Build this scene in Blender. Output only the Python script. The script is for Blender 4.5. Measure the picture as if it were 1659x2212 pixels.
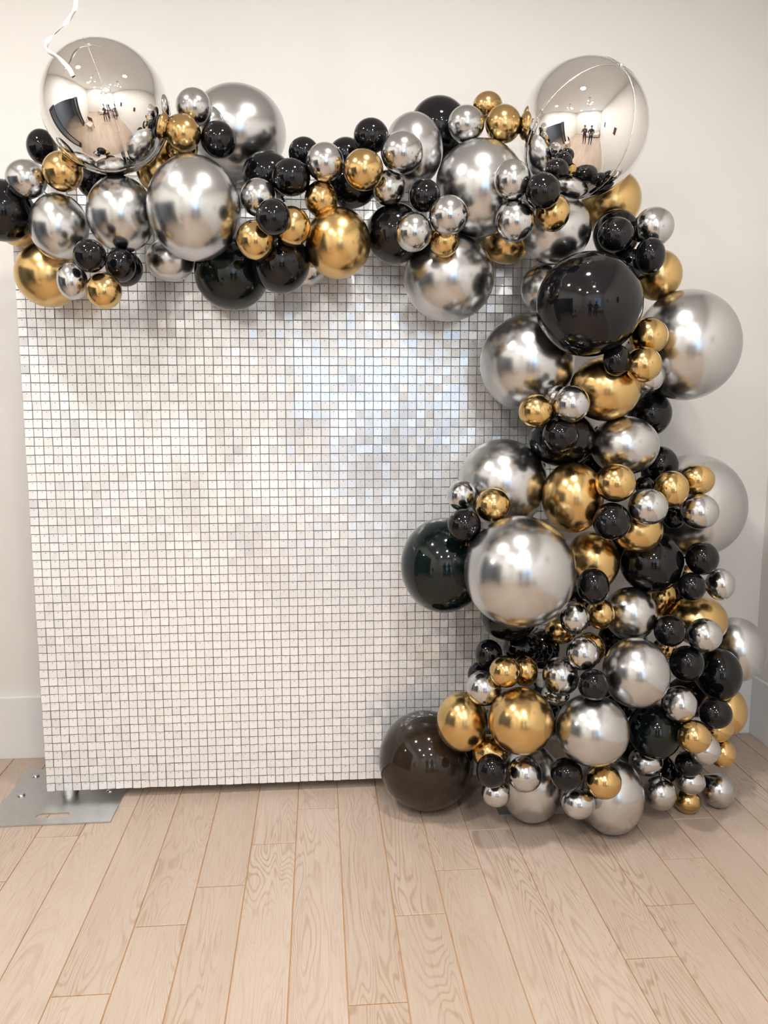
import bpy, bmesh, math, random
import numpy as np
from mathutils import Vector, Matrix

# ---------------------------------------------------------------- scene, camera, world, light
for o in list(bpy.data.objects):
    bpy.data.objects.remove(o, do_unlink=True)
scene = bpy.context.scene
COL = scene.collection
PI = math.pi
rnd = random.Random(7)

FPX, PITCH, YAW, CAM_H = 1720.0, math.radians(8.0), math.radians(4.7), 1.42
FW = Vector((math.sin(YAW) * math.cos(PITCH), math.cos(YAW) * math.cos(PITCH), -math.sin(PITCH)))
RT = Vector((math.cos(YAW), -math.sin(YAW), 0.0))
UP = RT.cross(FW)
cam_data = bpy.data.cameras.new('camera')
cam = bpy.data.objects.new('camera', cam_data)
COL.objects.link(cam)
cam_data.sensor_fit = 'VERTICAL'
cam_data.sensor_height = 24.0
cam_data.lens = 24.0 * FPX / 2212.0
cam_data.clip_start = 0.02
cam.matrix_world = Matrix(((RT.x, UP.x, -FW.x, 0.0), (RT.y, UP.y, -FW.y, 0.0), (RT.z, UP.z, -FW.z, CAM_H), (0, 0, 0, 1)))
scene.camera = cam
cy = scene.cycles
cy.max_bounces = 6
cy.diffuse_bounces = 3
cy.glossy_bounces = 3
cy.transmission_bounces = 2
cy.transparent_max_bounces = 6
cy.caustics_reflective = False
cy.caustics_refractive = False
cy.sample_clamp_indirect = 6.0
cy.use_adaptive_sampling = True
cy.adaptive_threshold = 0.11
cy.adaptive_min_samples = 16

world = bpy.data.worlds.new('world')
scene.world = world
world.use_nodes = True
wn = world.node_tree.nodes
bg = wn['Background']
bg.inputs['Color'].default_value = (0.56, 0.76, 1.0, 1)
bg.inputs['Strength'].default_value = 3.7

vs = scene.view_settings
vs.view_transform = 'Standard'
vs.look = 'None'
vs.gamma = 1.0
vs.use_curve_mapping = False
vs.exposure = 0.07

ROOM_X0, ROOM_X1 = -2.25, 1.85          # side walls
ROOM_Y0, ROOM_Y1 = -2.6, 3.14          # rear wall, back wall
ROOM_Z = 3.25
WIN = (0.05, 1.35, 0.75, 2.45)         # window in the rear wall: x0, x1, z0, z1
DOOR = (0.0, 2.70, 2.25)             # wide opening in the side wall: y0, y1, top
LAMP_W, GLOBE_E = 30.0, 4.0            # watt of a ceiling spot, emission of a chandelier globe


def light_area(name, loc, size, watt, color=(1, 1, 1), rot=(0, 0, 0), size_y=None, parent=None, spread=None):
    d = bpy.data.lights.new(name, 'AREA')
    d.energy = watt
    d.color = color
    if size_y:
        d.shape = 'RECTANGLE'
        d.size, d.size_y = size, size_y
    else:
        d.shape = 'DISK'
        d.size = size
    if spread:
        d.spread = spread
    o = bpy.data.objects.new(name, d)
    COL.objects.link(o)
    o.location = loc
    o.rotation_euler = rot
    o.parent = parent
    return o


# daylight comes in through the window opening
portal = light_area('window_portal', ((WIN[0] + WIN[1]) / 2, ROOM_Y0 - 0.06, (WIN[2] + WIN[3]) / 2), WIN[1] - WIN[0], 1.0,
                    rot=(-PI / 2, 0, 0), size_y=WIN[3] - WIN[2])
portal.data.cycles.is_portal = True

# ---------------------------------------------------------------- helpers


def link(o, parent=None):
    COL.objects.link(o)
    if parent is not None:
        o.parent = parent
    return o


def tag(o, label=None, cat=None, group=None, kind=None):
    if label:
        o['label'] = label
    if cat:
        o['category'] = cat
    if group:
        o['group'] = group
    if kind:
        o['kind'] = kind
    return o


def empty(name, loc=(0, 0, 0), rz=0.0):
    o = bpy.data.objects.new(name, None)
    COL.objects.link(o)
    o.location = loc
    o.rotation_euler = (0, 0, rz)
    o.empty_display_size = 0.1
    return o


def mesh_obj(name, bm, mat, parent=None, smooth=False, loc=None):
    me = bpy.data.meshes.new(name)
    bm.normal_update()
    bm.to_mesh(me)
    bm.free()
    for m in (mat if isinstance(mat, (list, tuple)) else [mat]):
        me.materials.append(m)
    if smooth:
        me.polygons.foreach_set('use_smooth', [True] * len(me.polygons))
    o = bpy.data.objects.new(name, me)
    link(o, parent)
    if loc is not None:
        o.location = loc
    return o


def add_box(bm, x0, x1, y0, y1, z0, z1, bevel=0.0, mi=0, rot=None):
    g = bmesh.ops.create_cube(bm, size=1.0)
    vsl = g['verts']
    c = Vector(((x0 + x1) / 2, (y0 + y1) / 2, (z0 + z1) / 2))
    for v in vsl:
        p = Vector((v.co.x * (x1 - x0), v.co.y * (y1 - y0), v.co.z * (z1 - z0)))
        v.co = (rot @ p if rot is not None else p) + c
    fs = {f for v in vsl for f in v.link_faces}
    for f in fs:
        f.material_index = mi
    if bevel > 0:
        es = {e for v in vsl for e in v.link_edges}
        bmesh.ops.bevel(bm, geom=list(es), offset=bevel, segments=2, profile=0.6, affect='EDGES')


def box(name, x0, x1, y0, y1, z0, z1, mat, parent=None, bevel=0.0, smooth=False):
    bm = bmesh.new()
    add_box(bm, x0, x1, y0, y1, z0, z1, bevel)
    return mesh_obj(name, bm, mat, parent, smooth)


def add_cyl(bm, p0, p1, r0, r1=None, seg=20, caps=True):
    p0, p1 = Vector(p0), Vector(p1)
    r1 = r0 if r1 is None else r1
    d = p1 - p0
    g = bmesh.ops.create_cone(bm, cap_ends=caps, segments=seg, radius1=r0, radius2=r1, depth=d.length)
    q = Vector((0, 0, 1)).rotation_difference(d.normalized())
    for v in g['verts']:
        v.co = q @ v.co + (p0 + p1) / 2


def cyl(name, p0, p1, r0, mat, parent=None, r1=None, seg=20):
    bm = bmesh.new()
    add_cyl(bm, p0, p1, r0, r1, seg)
    o = mesh_obj(name, bm, mat, parent, True)
    o.data.set_sharp_from_angle(angle=math.radians(40))
    return o


def add_lathe(bm, prof, center=(0, 0, 0), seg=24):
    rings = []
    for r, z in prof:
        rings.append([bm.verts.new((center[0] + r * math.cos(2 * PI * k / seg), center[1] + r * math.sin(2 * PI * k / seg), center[2] + z)) for k in range(seg)])
    for a, b in zip(rings, rings[1:]):
        for k in range(seg):
            bm.faces.new((a[k], a[(k + 1) % seg], b[(k + 1) % seg], b[k]))


# ---------------------------------------------------------------- materials


def mat_base(name):
    m = bpy.data.materials.new(name)
    m.use_nodes = True
    nt = m.node_tree
    b = nt.nodes['Principled BSDF']
    return m, nt, b


def mat_simple(name, color, rough=0.5, metal=0.0, coat=0.0, noise=0.0, nscale=8.0, bump=0.0, bscale=200.0, ior=1.5):
    """principled with a little procedural mottling of colour and relief"""
    m, nt, b = mat_base(name)
    b.inputs['Base Color'].default_value = (*color, 1)
    b.inputs['Roughness'].default_value = rough
    b.inputs['Metallic'].default_value = metal
    b.inputs['Coat Weight'].default_value = coat
    b.inputs['Coat Roughness'].default_value = 0.04
    b.inputs['IOR'].default_value = ior
    tc = nt.nodes.new('ShaderNodeTexCoord')
    if noise > 0:
        n = nt.nodes.new('ShaderNodeTexNoise')
        n.inputs['Scale'].default_value = nscale
        n.inputs['Detail'].default_value = 3
        nt.links.new(tc.outputs['Object'], n.inputs['Vector'])
        mx = nt.nodes.new('ShaderNodeMix')
        mx.data_type = 'RGBA'
        mx.inputs['A'].default_value = (*[c * (1 - noise) for c in color], 1)
        mx.inputs['B'].default_value = (*[min(1, c * (1 + noise)) for c in color], 1)
        nt.links.new(n.outputs['Fac'], mx.inputs['Factor'])
        nt.links.new(mx.outputs['Result'], b.inputs['Base Color'])
    if bump > 0:
        n2 = nt.nodes.new('ShaderNodeTexNoise')
        n2.inputs['Scale'].default_value = bscale
        n2.inputs['Detail'].default_value = 4
        nt.links.new(tc.outputs['Object'], n2.inputs['Vector'])
        bp = nt.nodes.new('ShaderNodeBump')
        bp.inputs['Strength'].default_value = bump
        bp.inputs['Distance'].default_value = 0.002
        nt.links.new(n2.outputs['Fac'], bp.inputs['Height'])
        nt.links.new(bp.outputs['Normal'], b.inputs['Normal'])
    return m


def mat_emit(name, color, strength):
    m, nt, b = mat_base(name)
    b.inputs['Base Color'].default_value = (*color, 1)
    b.inputs['Emission Color'].default_value = (*color, 1)
    b.inputs['Emission Strength'].default_value = strength
    return m


def mat_glass(name, tint=(0.93, 0.97, 1.0)):
    m, nt, b = mat_base(name)
    out = nt.nodes['Material Output']
    tr = nt.nodes.new('ShaderNodeBsdfTransparent')
    tr.inputs['Color'].default_value = (*tint, 1)
    gl = nt.nodes.new('ShaderNodeBsdfGlossy')
    gl.inputs['Roughness'].default_value = 0.02
    mx = nt.nodes.new('ShaderNodeMixShader')
    mx.inputs[0].default_value = 0.08
    nt.links.new(tr.outputs[0], mx.inputs[1])
    nt.links.new(gl.outputs[0], mx.inputs[2])
    nt.links.new(mx.outputs[0], out.inputs['Surface'])
    return m


def mat_oak():
    m, nt, b = mat_base('limed_oak')
    N, Lk = nt.nodes, nt.links
    tc = N.new('ShaderNodeTexCoord')
    oi = N.new('ShaderNodeObjectInfo')
    off = N.new('ShaderNodeVectorMath'); off.operation = 'SCALE'
    comb = N.new('ShaderNodeCombineXYZ')
    comb.inputs['X'].default_value = 37.0; comb.inputs['Y'].default_value = 91.0; comb.inputs['Z'].default_value = 53.0
    Lk.new(comb.outputs[0], off.inputs[0]); Lk.new(oi.outputs['Random'], off.inputs['Scale'])
    add = N.new('ShaderNodeVectorMath'); add.operation = 'ADD'
    Lk.new(tc.outputs['Object'], add.inputs[0]); Lk.new(off.outputs[0], add.inputs[1])

    def noise(scale_vec, detail, rough=0.5, dist=0.0):
        mp = N.new('ShaderNodeVectorMath'); mp.operation = 'MULTIPLY'
        mp.inputs[1].default_value = scale_vec
        Lk.new(add.outputs[0], mp.inputs[0])
        n = N.new('ShaderNodeTexNoise')
        n.inputs['Scale'].default_value = 1.0; n.inputs['Detail'].default_value = detail
        n.inputs['Roughness'].default_value = rough; n.inputs['Distortion'].default_value = dist
        Lk.new(mp.outputs[0], n.inputs['Vector'])
        return n

    # contour lines of a stretched noise give the cathedral grain
    n1 = noise((9.0, 1.15, 1.0), 2.2, 0.45, 0.5)
    mul = N.new('ShaderNodeMath'); mul.operation = 'MULTIPLY'; mul.inputs[1].default_value = 170.0
    Lk.new(n1.outputs['Fac'], mul.inputs[0])
    sn = N.new('ShaderNodeMath'); sn.operation = 'SINE'
    Lk.new(mul.outputs[0], sn.inputs[0])
    rings = N.new('ShaderNodeMapRange')
    rings.inputs['From Min'].default_value = 0.1; rings.inputs['From Max'].default_value = 1.0
    Lk.new(sn.outputs[0], rings.inputs['Value'])
    # where the grain shows strongly and where it fades
    n2 = noise((5.0, 1.2, 1.0), 2)
    amt = N.new('ShaderNodeMapRange')
    amt.inputs['From Min'].default_value = 0.42; amt.inputs['From Max'].default_value = 0.68
    amt.inputs['To Min'].default_value = 0.10; amt.inputs['To Max'].default_value = 0.55
    Lk.new(n2.outputs['Fac'], amt.inputs['Value'])
    gr = N.new('ShaderNodeMath'); gr.operation = 'MULTIPLY'
    Lk.new(rings.outputs[0], gr.inputs[0]); Lk.new(amt.outputs[0], gr.inputs[1])
    # fine pores along the board
    n3 = noise((220.0, 9.0, 1.0), 3, 0.6)
    pores = N.new('ShaderNodeMapRange')
    pores.inputs['From Min'].default_value = 0.5; pores.inputs['From Max'].default_value = 0.78
    pores.inputs['To Max'].default_value = 0.38
    Lk.new(n3.outputs['Fac'], pores.inputs['Value'])
    sm = N.new('ShaderNodeMath'); sm.operation = 'ADD'; sm.use_clamp = True
    Lk.new(gr.outputs[0], sm.inputs[0]); Lk.new(pores.outputs[0], sm.inputs[1])
    tone = N.new('ShaderNodeMix'); tone.data_type = 'RGBA'
    tone.inputs['A'].default_value = OAK_A; tone.inputs['B'].default_value = OAK_B
    n4 = noise((9.0, 1.6, 1.0), 3)
    tm = N.new('ShaderNodeMath'); tm.operation = 'ADD'
    rs = N.new('ShaderNodeMath'); rs.operation = 'MULTIPLY_ADD'; rs.inputs[1].default_value = 0.5; rs.inputs[2].default_value = -0.25
    Lk.new(oi.outputs['Random'], rs.inputs[0])
    Lk.new(n4.outputs['Fac'], tm.inputs[0]); Lk.new(rs.outputs[0], tm.inputs[1])
    Lk.new(tm.outputs[0], tone.inputs['Factor'])
    mix = N.new('ShaderNodeMix'); mix.data_type = 'RGBA'
    mix.inputs['B'].default_value = OAK_G
    Lk.new(tone.outputs['Result'], mix.inputs['A']); Lk.new(sm.outputs[0], mix.inputs['Factor'])
    Lk.new(mix.outputs['Result'], b.inputs['Base Color'])
    b.inputs['Roughness'].default_value = 0.42
    b.inputs['Specular IOR Level'].default_value = 0.35
    bp = N.new('ShaderNodeBump'); bp.inputs['Strength'].default_value = 0.12; bp.inputs['Distance'].default_value = 0.001; bp.invert = True
    Lk.new(sm.outputs[0], bp.inputs['Height']); Lk.new(bp.outputs['Normal'], b.inputs['Normal'])
    return m


OAK_A, OAK_B, OAK_G = (0.475, 0.368, 0.287, 1), (0.585, 0.475, 0.388, 1), (0.32, 0.20, 0.125, 1)
M = {
    'wall': mat_simple('wall_paint', (0.825, 0.80, 0.76), 0.6, noise=0.012, nscale=1.5, bump=0.05, bscale=260),
    'ceiling': mat_simple('ceiling_paint', (0.85, 0.84, 0.82), 0.7, noise=0.01),
    'trim': mat_simple('trim_paint', (0.83, 0.83, 0.825), 0.35, noise=0.01),
    'groove': mat_simple('plank_groove', (0.62, 0.33, 0.14), 0.8, noise=0.1, nscale=40),
    'oak': mat_oak(),
    'silver': mat_simple('silver_latex', (0.57, 0.57, 0.57), 0.23, 1.0, noise=0.03, nscale=2.0),
    'silver_small': mat_simple('silver_latex_small', (0.57, 0.57, 0.57), 0.17, 1.0, noise=0.03, nscale=2.0),
    'gold': mat_simple('gold_latex', (0.65, 0.445, 0.19), 0.22, 1.0, noise=0.04, nscale=2.0),
    'gold_small': mat_simple('gold_latex_small', (0.65, 0.445, 0.19), 0.17, 1.0, noise=0.04, nscale=2.0),
    'black': mat_simple('black_latex', (0.004, 0.004, 0.005), 0.07, ior=1.45, noise=0.1),
    'teal': mat_simple('greenish_black_latex', (0.003, 0.0075, 0.007), 0.08, ior=1.45, noise=0.1),
    'brown': mat_simple('brown_black_latex', (0.024, 0.016, 0.010), 0.07, ior=1.45, noise=0.1),
    'mirror': mat_simple('mirror_foil', (0.90, 0.885, 0.865), 0.008, 1.0, noise=0.004),
    'foil_seam': mat_simple('foil_seam', (0.75, 0.73, 0.70), 0.18, 1.0, noise=0.2, nscale=400, bump=0.6, bscale=500),
    'sequin': mat_simple('pearl_sequin', (0.88, 0.885, 0.89), 0.19, 0.30, noise=0.015, nscale=40),
    'pin': mat_simple('sequin_pin', (0.13, 0.13, 0.128), 0.4, noise=0.05),
    'lattice': mat_simple('clear_plastic_lattice', (0.36, 0.36, 0.365), 0.35, noise=0.03),
    'steel': mat_simple('zinc_steel', (0.60, 0.61, 0.60), 0.36, 1.0, noise=0.10, nscale=30, bump=0.05, bscale=500),
    'chrome': mat_simple('bright_bolt_steel', (0.68, 0.68, 0.67), 0.18, 1.0, noise=0.05),
    'ribbon': mat_simple('white_ribbon', (0.88, 0.86, 0.83), 0.3, coat=0.3, noise=0.03),
    'dark_frame': mat_simple('dark_door_frame', (0.045, 0.038, 0.034), 0.35, noise=0.1),
    'glass': mat_glass('window_glass'),
    'hall': mat_simple('hall_paint', (0.34, 0.39, 0.45), 0.7, noise=0.03),
    'sofa': mat_simple('cream_upholstery', (0.72, 0.65, 0.57), 0.85, noise=0.05, nscale=60, bump=0.2),
    'wood_dark': mat_simple('dark_wood', (0.10, 0.055, 0.03), 0.4, noise=0.2, nscale=20),
    'plum': mat_simple('plum_cloth', (0.065, 0.035, 0.055), 0.9, noise=0.15, nscale=30),
    'navy': mat_simple('navy_cloth', (0.02, 0.022, 0.035), 0.9, noise=0.15, nscale=30),
    'skin': mat_simple('skin', (0.42, 0.24, 0.16), 0.5, noise=0.05, nscale=30),
    'hair': mat_simple('dark_hair', (0.015, 0.010, 0.008), 0.5, noise=0.2, nscale=80),
    'shoe': mat_simple('dark_shoe', (0.02, 0.02, 0.02), 0.4, noise=0.1),
    'phone': mat_simple('phone_body', (0.02, 0.02, 0.022), 0.2, noise=0.05),
    'picture': mat_simple('dark_picture', (0.10, 0.03, 0.028), 0.5, noise=0.5, nscale=12),
    'globe': mat_emit('lamp_globe', (1.0, 0.90, 0.76), GLOBE_E),
    'brass': mat_simple('brushed_brass', (0.55, 0.42, 0.25), 0.25, 1.0, noise=0.05),
    'leaf_far': mat_simple('garden_green', (0.16, 0.22, 0.16), 0.9, noise=0.4, nscale=1.5),
}

# ---------------------------------------------------------------- room shell
T = 0.12


def shell(name, boxes, mat):
    bm = bmesh.new()
    for b in boxes:
        add_box(bm, *b)
    return tag(mesh_obj(name, bm, mat), kind='structure')


floor = tag(box('floor', ROOM_X0 - T, ROOM_X1 + T, ROOM_Y0 - T, ROOM_Y1 + T, -0.10, -0.0035, M['groove']), kind='structure')
shell('wall_back', [(ROOM_X0 - T, ROOM_X1 + T, ROOM_Y1, ROOM_Y1 + T, -0.05, ROOM_Z)], M['wall'])
shell('wall_right', [(ROOM_X1, ROOM_X1 + T, ROOM_Y0, ROOM_Y1, -0.05, ROOM_Z)], M['wall'])
shell('wall_left', [(ROOM_X0 - T, ROOM_X0, ROOM_Y0, DOOR[0], -0.05, ROOM_Z), (ROOM_X0 - T, ROOM_X0, DOOR[1], ROOM_Y1, -0.05, ROOM_Z),
                    (ROOM_X0 - T, ROOM_X0, DOOR[0], DOOR[1], DOOR[2], ROOM_Z)], M['wall'])
shell('wall_rear', [(ROOM_X0 - T, WIN[0], ROOM_Y0 - T, ROOM_Y0, -0.05, ROOM_Z), (WIN[1], ROOM_X1 + T, ROOM_Y0 - T, ROOM_Y0, -0.05, ROOM_Z),
                    (WIN[0], WIN[1], ROOM_Y0 - T, ROOM_Y0, -0.05, WIN[2]), (WIN[0], WIN[1], ROOM_Y0 - T, ROOM_Y0, WIN[3], ROOM_Z)], M['wall'])
shell('ceiling', [(ROOM_X0 - T, ROOM_X1 + T, ROOM_Y0 - T, ROOM_Y1 + T, ROOM_Z, ROOM_Z + 0.1)], M['ceiling'])


def baseboard(name, pts_box):
    bm = bmesh.new()
    add_box(bm, *pts_box, bevel=0.006)
    return tag(mesh_obj(name, bm, M['trim']), kind='structure')


BBH = 0.258
baseboard('baseboard_back', (ROOM_X0, ROOM_X1, ROOM_Y1 - 0.018, ROOM_Y1, -0.001, BBH))
baseboard('baseboard_right', (ROOM_X1 - 0.018, ROOM_X1, ROOM_Y0, ROOM_Y1 - 0.018, -0.001, BBH))
baseboard('baseboard_rear', (ROOM_X0, ROOM_X1 - 0.018, ROOM_Y0, ROOM_Y0 + 0.018, -0.001, BBH))

# floor boards: running towards the back wall, end joints staggered
PW, PL, GAP = 0.1425, 1.22, 0.0026
JOINT = {-8: 2.281, -7: 2.523, -6: 2.709, -5: 1.792, -4: 2.038, -3: 2.205, -2: 2.422, -1: 2.635, 0: 1.706, 1: 2.027, 2: 2.231,
         3: 2.447, 4: 2.66, 5: 1.806, 6: 2.012, 7: 2.232, 8: 2.460}


def plank_mesh(length, width):
    bm = bmesh.new()
    hx, hy, b = (width - GAP) / 2, (length - GAP * 1.7) / 2, 0.0012
    ring = [[(-hx + i, -hy + i), (hx - i, -hy + i), (hx - i, hy - i), (-hx + i, hy - i)] for i in (0, 0, b)]
    vsl = [[bm.verts.new((x, y, z)) for x, y in r] for r, z in zip(ring, (-0.0035, -b, 0.0))]
    for a, c in zip(vsl, vsl[1:]):
        for k in range(4):
            bm.faces.new((a[k], a[(k + 1) % 4], c[(k + 1) % 4], c[k]))
    bm.faces.new(vsl[2])
    me = bpy.data.meshes.new('plank')
    bm.normal_update(); bm.to_mesh(me); bm.free()
    me.materials.append(M['oak'])
    return me


PLANKS = {}
k = int(math.floor((ROOM_X0 - 0.0555) / PW))
while 0.0555 + k * PW < ROOM_X1:
    xa, xb = max(ROOM_X0, 0.0555 + k * PW), min(ROOM_X1, 0.0555 + (k + 1) * PW)
    j = JOINT.get(k, 1.70 + 0.235 * (k % 5))
    ys = [ROOM_Y0]
    y = j - PL * math.ceil((j - ROOM_Y0) / PL)
    while y < ROOM_Y1:
        if y > ROOM_Y0 + 0.05 and y < ROOM_Y1 - 0.05:
            ys.append(y)
        y += PL
    ys.append(ROOM_Y1)
    for ya, yb in zip(ys, ys[1:]):
        key = (round(yb - ya, 3), round(xb - xa, 4))
        if key not in PLANKS:
            PLANKS[key] = plank_mesh(*key)
        p = bpy.data.objects.new('plank', PLANKS[key])
        link(p, floor)
        p.location = ((xa + xb) / 2, (ya + yb) / 2, 0)
    k += 1

# window in the rear wall
wnd = tag(empty('window_1', ((WIN[0] + WIN[1]) / 2, ROOM_Y0, WIN[2])), kind='structure')


def wpart(name, x0, x1, z0, z1, y0, y1, mat, parent=wnd):
    bm = bmesh.new()
    add_box(bm, x0, x1, y0, y1, z0, z1, 0.003)
    o = mesh_obj(name, bm, mat, parent)
    o.matrix_parent_inverse = Matrix.Translation(parent.location).inverted()
    return o


xm = (WIN[0] + WIN[1]) / 2
YR = ROOM_Y0
for a in ((WIN[0], WIN[0] + 0.05, WIN[2], WIN[3]), (WIN[1] - 0.05, WIN[1], WIN[2], WIN[3]), (xm - 0.03, xm + 0.03, WIN[2], WIN[3]),
          (WIN[0], WIN[1], WIN[2], WIN[2] + 0.05), (WIN[0], WIN[1], WIN[3] - 0.05, WIN[3])):
    wpart('window_frame', *a, YR - 0.09, YR - 0.03, M['trim'])
wpart('window_sill', WIN[0] - 0.05, WIN[1] + 0.05, WIN[2] - 0.03, WIN[2], YR - 0.02, YR + 0.06, M['trim'])
for xa, xb in ((WIN[0] + 0.05, xm - 0.03), (xm + 0.03, WIN[1] - 0.05)):
    wpart('pane', xa, xb, WIN[2] + 0.05, WIN[3] - 0.05, YR - 0.064, YR - 0.058, M['glass'])

# wide doorway with dark glazed side panels in the side wall
dr = tag(empty('door_1', (ROOM_X0, (DOOR[0] + DOOR[1]) / 2, 0)), kind='structure')


def dpart(name, y0, y1, z0, z1, mat, x0=ROOM_X0 - 0.09, x1=ROOM_X0 + 0.03):
    bm = bmesh.new()
    add_box(bm, x0, x1, y0, y1, z0, z1, 0.003)
    o = mesh_obj(name, bm, mat, dr)
    o.matrix_parent_inverse = Matrix.Translation(dr.location).inverted()
    return o


y0, y1, zt = DOOR
for ya in (y0, y0 + 0.38, y1 - 0.48, y1 - 0.10):
    dpart('door_post', ya, ya + 0.10, 0, zt, M['dark_frame'])
for ya in (y0, y1 - 0.48):
    dpart('glass_panel', ya + 0.10, ya + 0.38, 0.12, zt - 0.1, M['glass'], ROOM_X0 - 0.035, ROOM_X0 - 0.025)
    dpart('bottom_rail', ya + 0.10, ya + 0.38, 0, 0.12, M['dark_frame'])
    dpart('top_rail', ya + 0.10, ya + 0.38, zt - 0.1, zt, M['dark_frame'])
dpart('door_head', y0 + 0.48, y1 - 0.48, zt - 0.05, zt, M['trim'])

# the next room, seen through the doorway in the mirrored reflections
HX0 = ROOM_X0 - T - 2.4
shell('wall_hall', [(HX0 - T, HX0, -1.4, 3.4, 0, 2.7), (HX0, ROOM_X0 - T, -1.4 - T, -1.4, 0, 2.7), (HX0, ROOM_X0 - T, 3.4, 3.4 + T, 0, 2.7)], M['hall'])
shell('ceiling_hall', [(HX0 - T, ROOM_X0 - T, -1.4 - T, 3.4 + T, 2.7, 2.8)], M['ceiling'])
shell('floor_hall', [(HX0 - T, ROOM_X0 - T, -1.4 - T, 3.4 + T, -0.1, 0.0)], M['oak'])

# ---------------------------------------------------------------- ceiling lamps


def spot(x, y, label, watt=None, room_z=ROOM_Z):
    r = empty('ceiling_spot', (x, y, room_z))
    tag(r, label, 'ceiling light', 'recessed ceiling lights')
    bm = bmesh.new()
    add_lathe(bm, [(0.115, 0.0), (0.115, -0.008), (0.095, -0.012), (0.088, -0.004), (0.088, 0.0)], seg=32)
    mesh_obj('ring', bm, M['trim'], r, True)
    light_area('ceiling_spot_light', (0, 0, -0.014), 0.17, LAMP_W if watt is None else watt, (1.0, 0.972, 0.94), parent=r)
    return r


SPOTS = [(-1.25, 1.55, 'recessed ceiling light in front of the shimmer wall, nearer the doorway'),
         (0.45, 1.55, 'recessed ceiling light in front of the balloon column'),
         (-1.25, -0.15, 'recessed ceiling light above the photographer, nearer the doorway'),
         (0.45, -0.15, 'recessed ceiling light above the second person'),
         (-0.9, -1.7, 'recessed ceiling light above the side of the sofa'),
         (0.7, -1.7, 'recessed ceiling light in front of the window')]
for s in SPOTS:
    spot(*s)
spot(HX0 + 1.1, 1.2, 'added ceiling light that brightens the next room', 14.0, 2.7)  # added lamp, only there to light up the next room


def chandelier(x, y, label):
    r = empty('chandelier', (x, y, ROOM_Z))
    tag(r, label, 'chandelier', 'small globe chandeliers')
    bm = bmesh.new()
    add_lathe(bm, [(0.0, 0.0), (0.06, 0.0), (0.06, -0.02), (0.012, -0.03), (0.0, -0.03)], seg=20)
    mesh_obj('ceiling_plate', bm, M['brass'], r, True)
    cyl('stem', (0, 0, -0.02), (0, 0, -0.38), 0.008, M['brass'], r, seg=10)
    for q in range(4):
        a = q * PI / 2 + 0.4
        ex, ey, ez = 0.16 * math.cos(a), 0.16 * math.sin(a), -0.34 + 0.06 * (q % 2)
        arm = cyl('arm', (0, 0, -0.36), (ex, ey, ez), 0.006, M['brass'], r, seg=8)
        bm = bmesh.new()
        bmesh.ops.create_uvsphere(bm, u_segments=20, v_segments=12, radius=0.03)
        for v in bm.verts:
            v.co += Vector((ex, ey, ez + 0.03))
        mesh_obj('globe', bm, M['globe'], arm, True)


chandelier(-0.75, 0.75, 'small globe chandelier hanging nearer the doorway')
chandelier(0.55, 0.75, 'small globe chandelier hanging nearer the plain side wall')

# ---------------------------------------------------------------- backdrop stand and shimmer wall
PX, PY = -0.917, 2.812
stand = tag(empty('backdrop_stand', (0, PY, 0)), 'steel pipe backdrop stand on flat base plates behind the shimmer wall', 'stand')


def base_plate(cx, cy, slot_dy, half=0.207):
    outer = [(-half, -half), (half, -half), (half, half), (-half, half)]
    hole = []
    hl, hr = 0.040, 0.0165
    for q in range(9):
        a = -PI / 2 + PI * q / 8
        hole.append((hl + hr * math.cos(a), slot_dy + hr * math.sin(a)))
    for q in range(9):
        a = PI / 2 + PI * q / 8
        hole.append((-hl + hr * math.cos(a), slot_dy + hr * math.sin(a)))
    bm = bmesh.new()
    es = []
    for loop in (outer, hole):
        vv = [bm.verts.new((x, y, 0.006)) for x, y in loop]
        es += [bm.edges.new((vv[q], vv[(q + 1) % len(vv)])) for q in range(len(vv))]
    bmesh.ops.triangle_fill(bm, edges=es, use_beauty=True)
    ex = bmesh.ops.extrude_face_region(bm, geom=bm.faces[:])
    for g in ex['geom']:
        if isinstance(g, bmesh.types.BMVert):
            g.co.z = 0.0002
    bmesh.ops.recalc_face_normals(bm, faces=bm.faces)
    o = mesh_obj('base_plate', bm, M['steel'], stand)
    o.location = (cx, cy - PY, 0)
    for bx, by in ((-0.158, 0.15), (-0.158, 0.0), (0.152, 0.01), (0.152, 0.15)):
        bm = bmesh.new()
        add_lathe(bm, [(0.0135, 0.006), (0.0135, 0.0085), (0.010, 0.0125), (0.005, 0.0140), (0.0, 0.0142)], seg=16)
        b = mesh_obj('bolt', bm, M['chrome'], o, True)
        b.location = (bx, by, 0)
    return o


pl = base_plate(-0.925, 2.802, -0.150)
pr = base_plate(0.815, 2.735, -0.150)
for px_ in (PX, 0.80):
    bm = bmesh.new()
    add_lathe(bm, [(0.0, 0.006), (0.031, 0.006), (0.031, 0.075), (0.0255, 0.078)], seg=28)
    o = mesh_obj('sleeve', bm, M['steel'], stand, True)
    o.location = (px_, 0, 0)
    o.data.set_sharp_from_angle(angle=math.radians(40))
    cyl('upright', (px_, 0, 0.01), (px_, 0, 2.16), 0.0245, M['steel'], stand, seg=28)
cyl('crossbar', (PX, 0, 2.135), (0.80, 0, 2.135), 0.019, M['steel'], stand, seg=20)

NC, NR, PITCH_S = 61, 70, 0.03
SX0, SZ0, SY = -0.980, 0.0365, 2.766
wallroot = tag(empty('shimmer_wall', (SX0, SY, SZ0)), 'white pearly sequin shimmer wall of square hanging tiles', 'backdrop')


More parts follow.
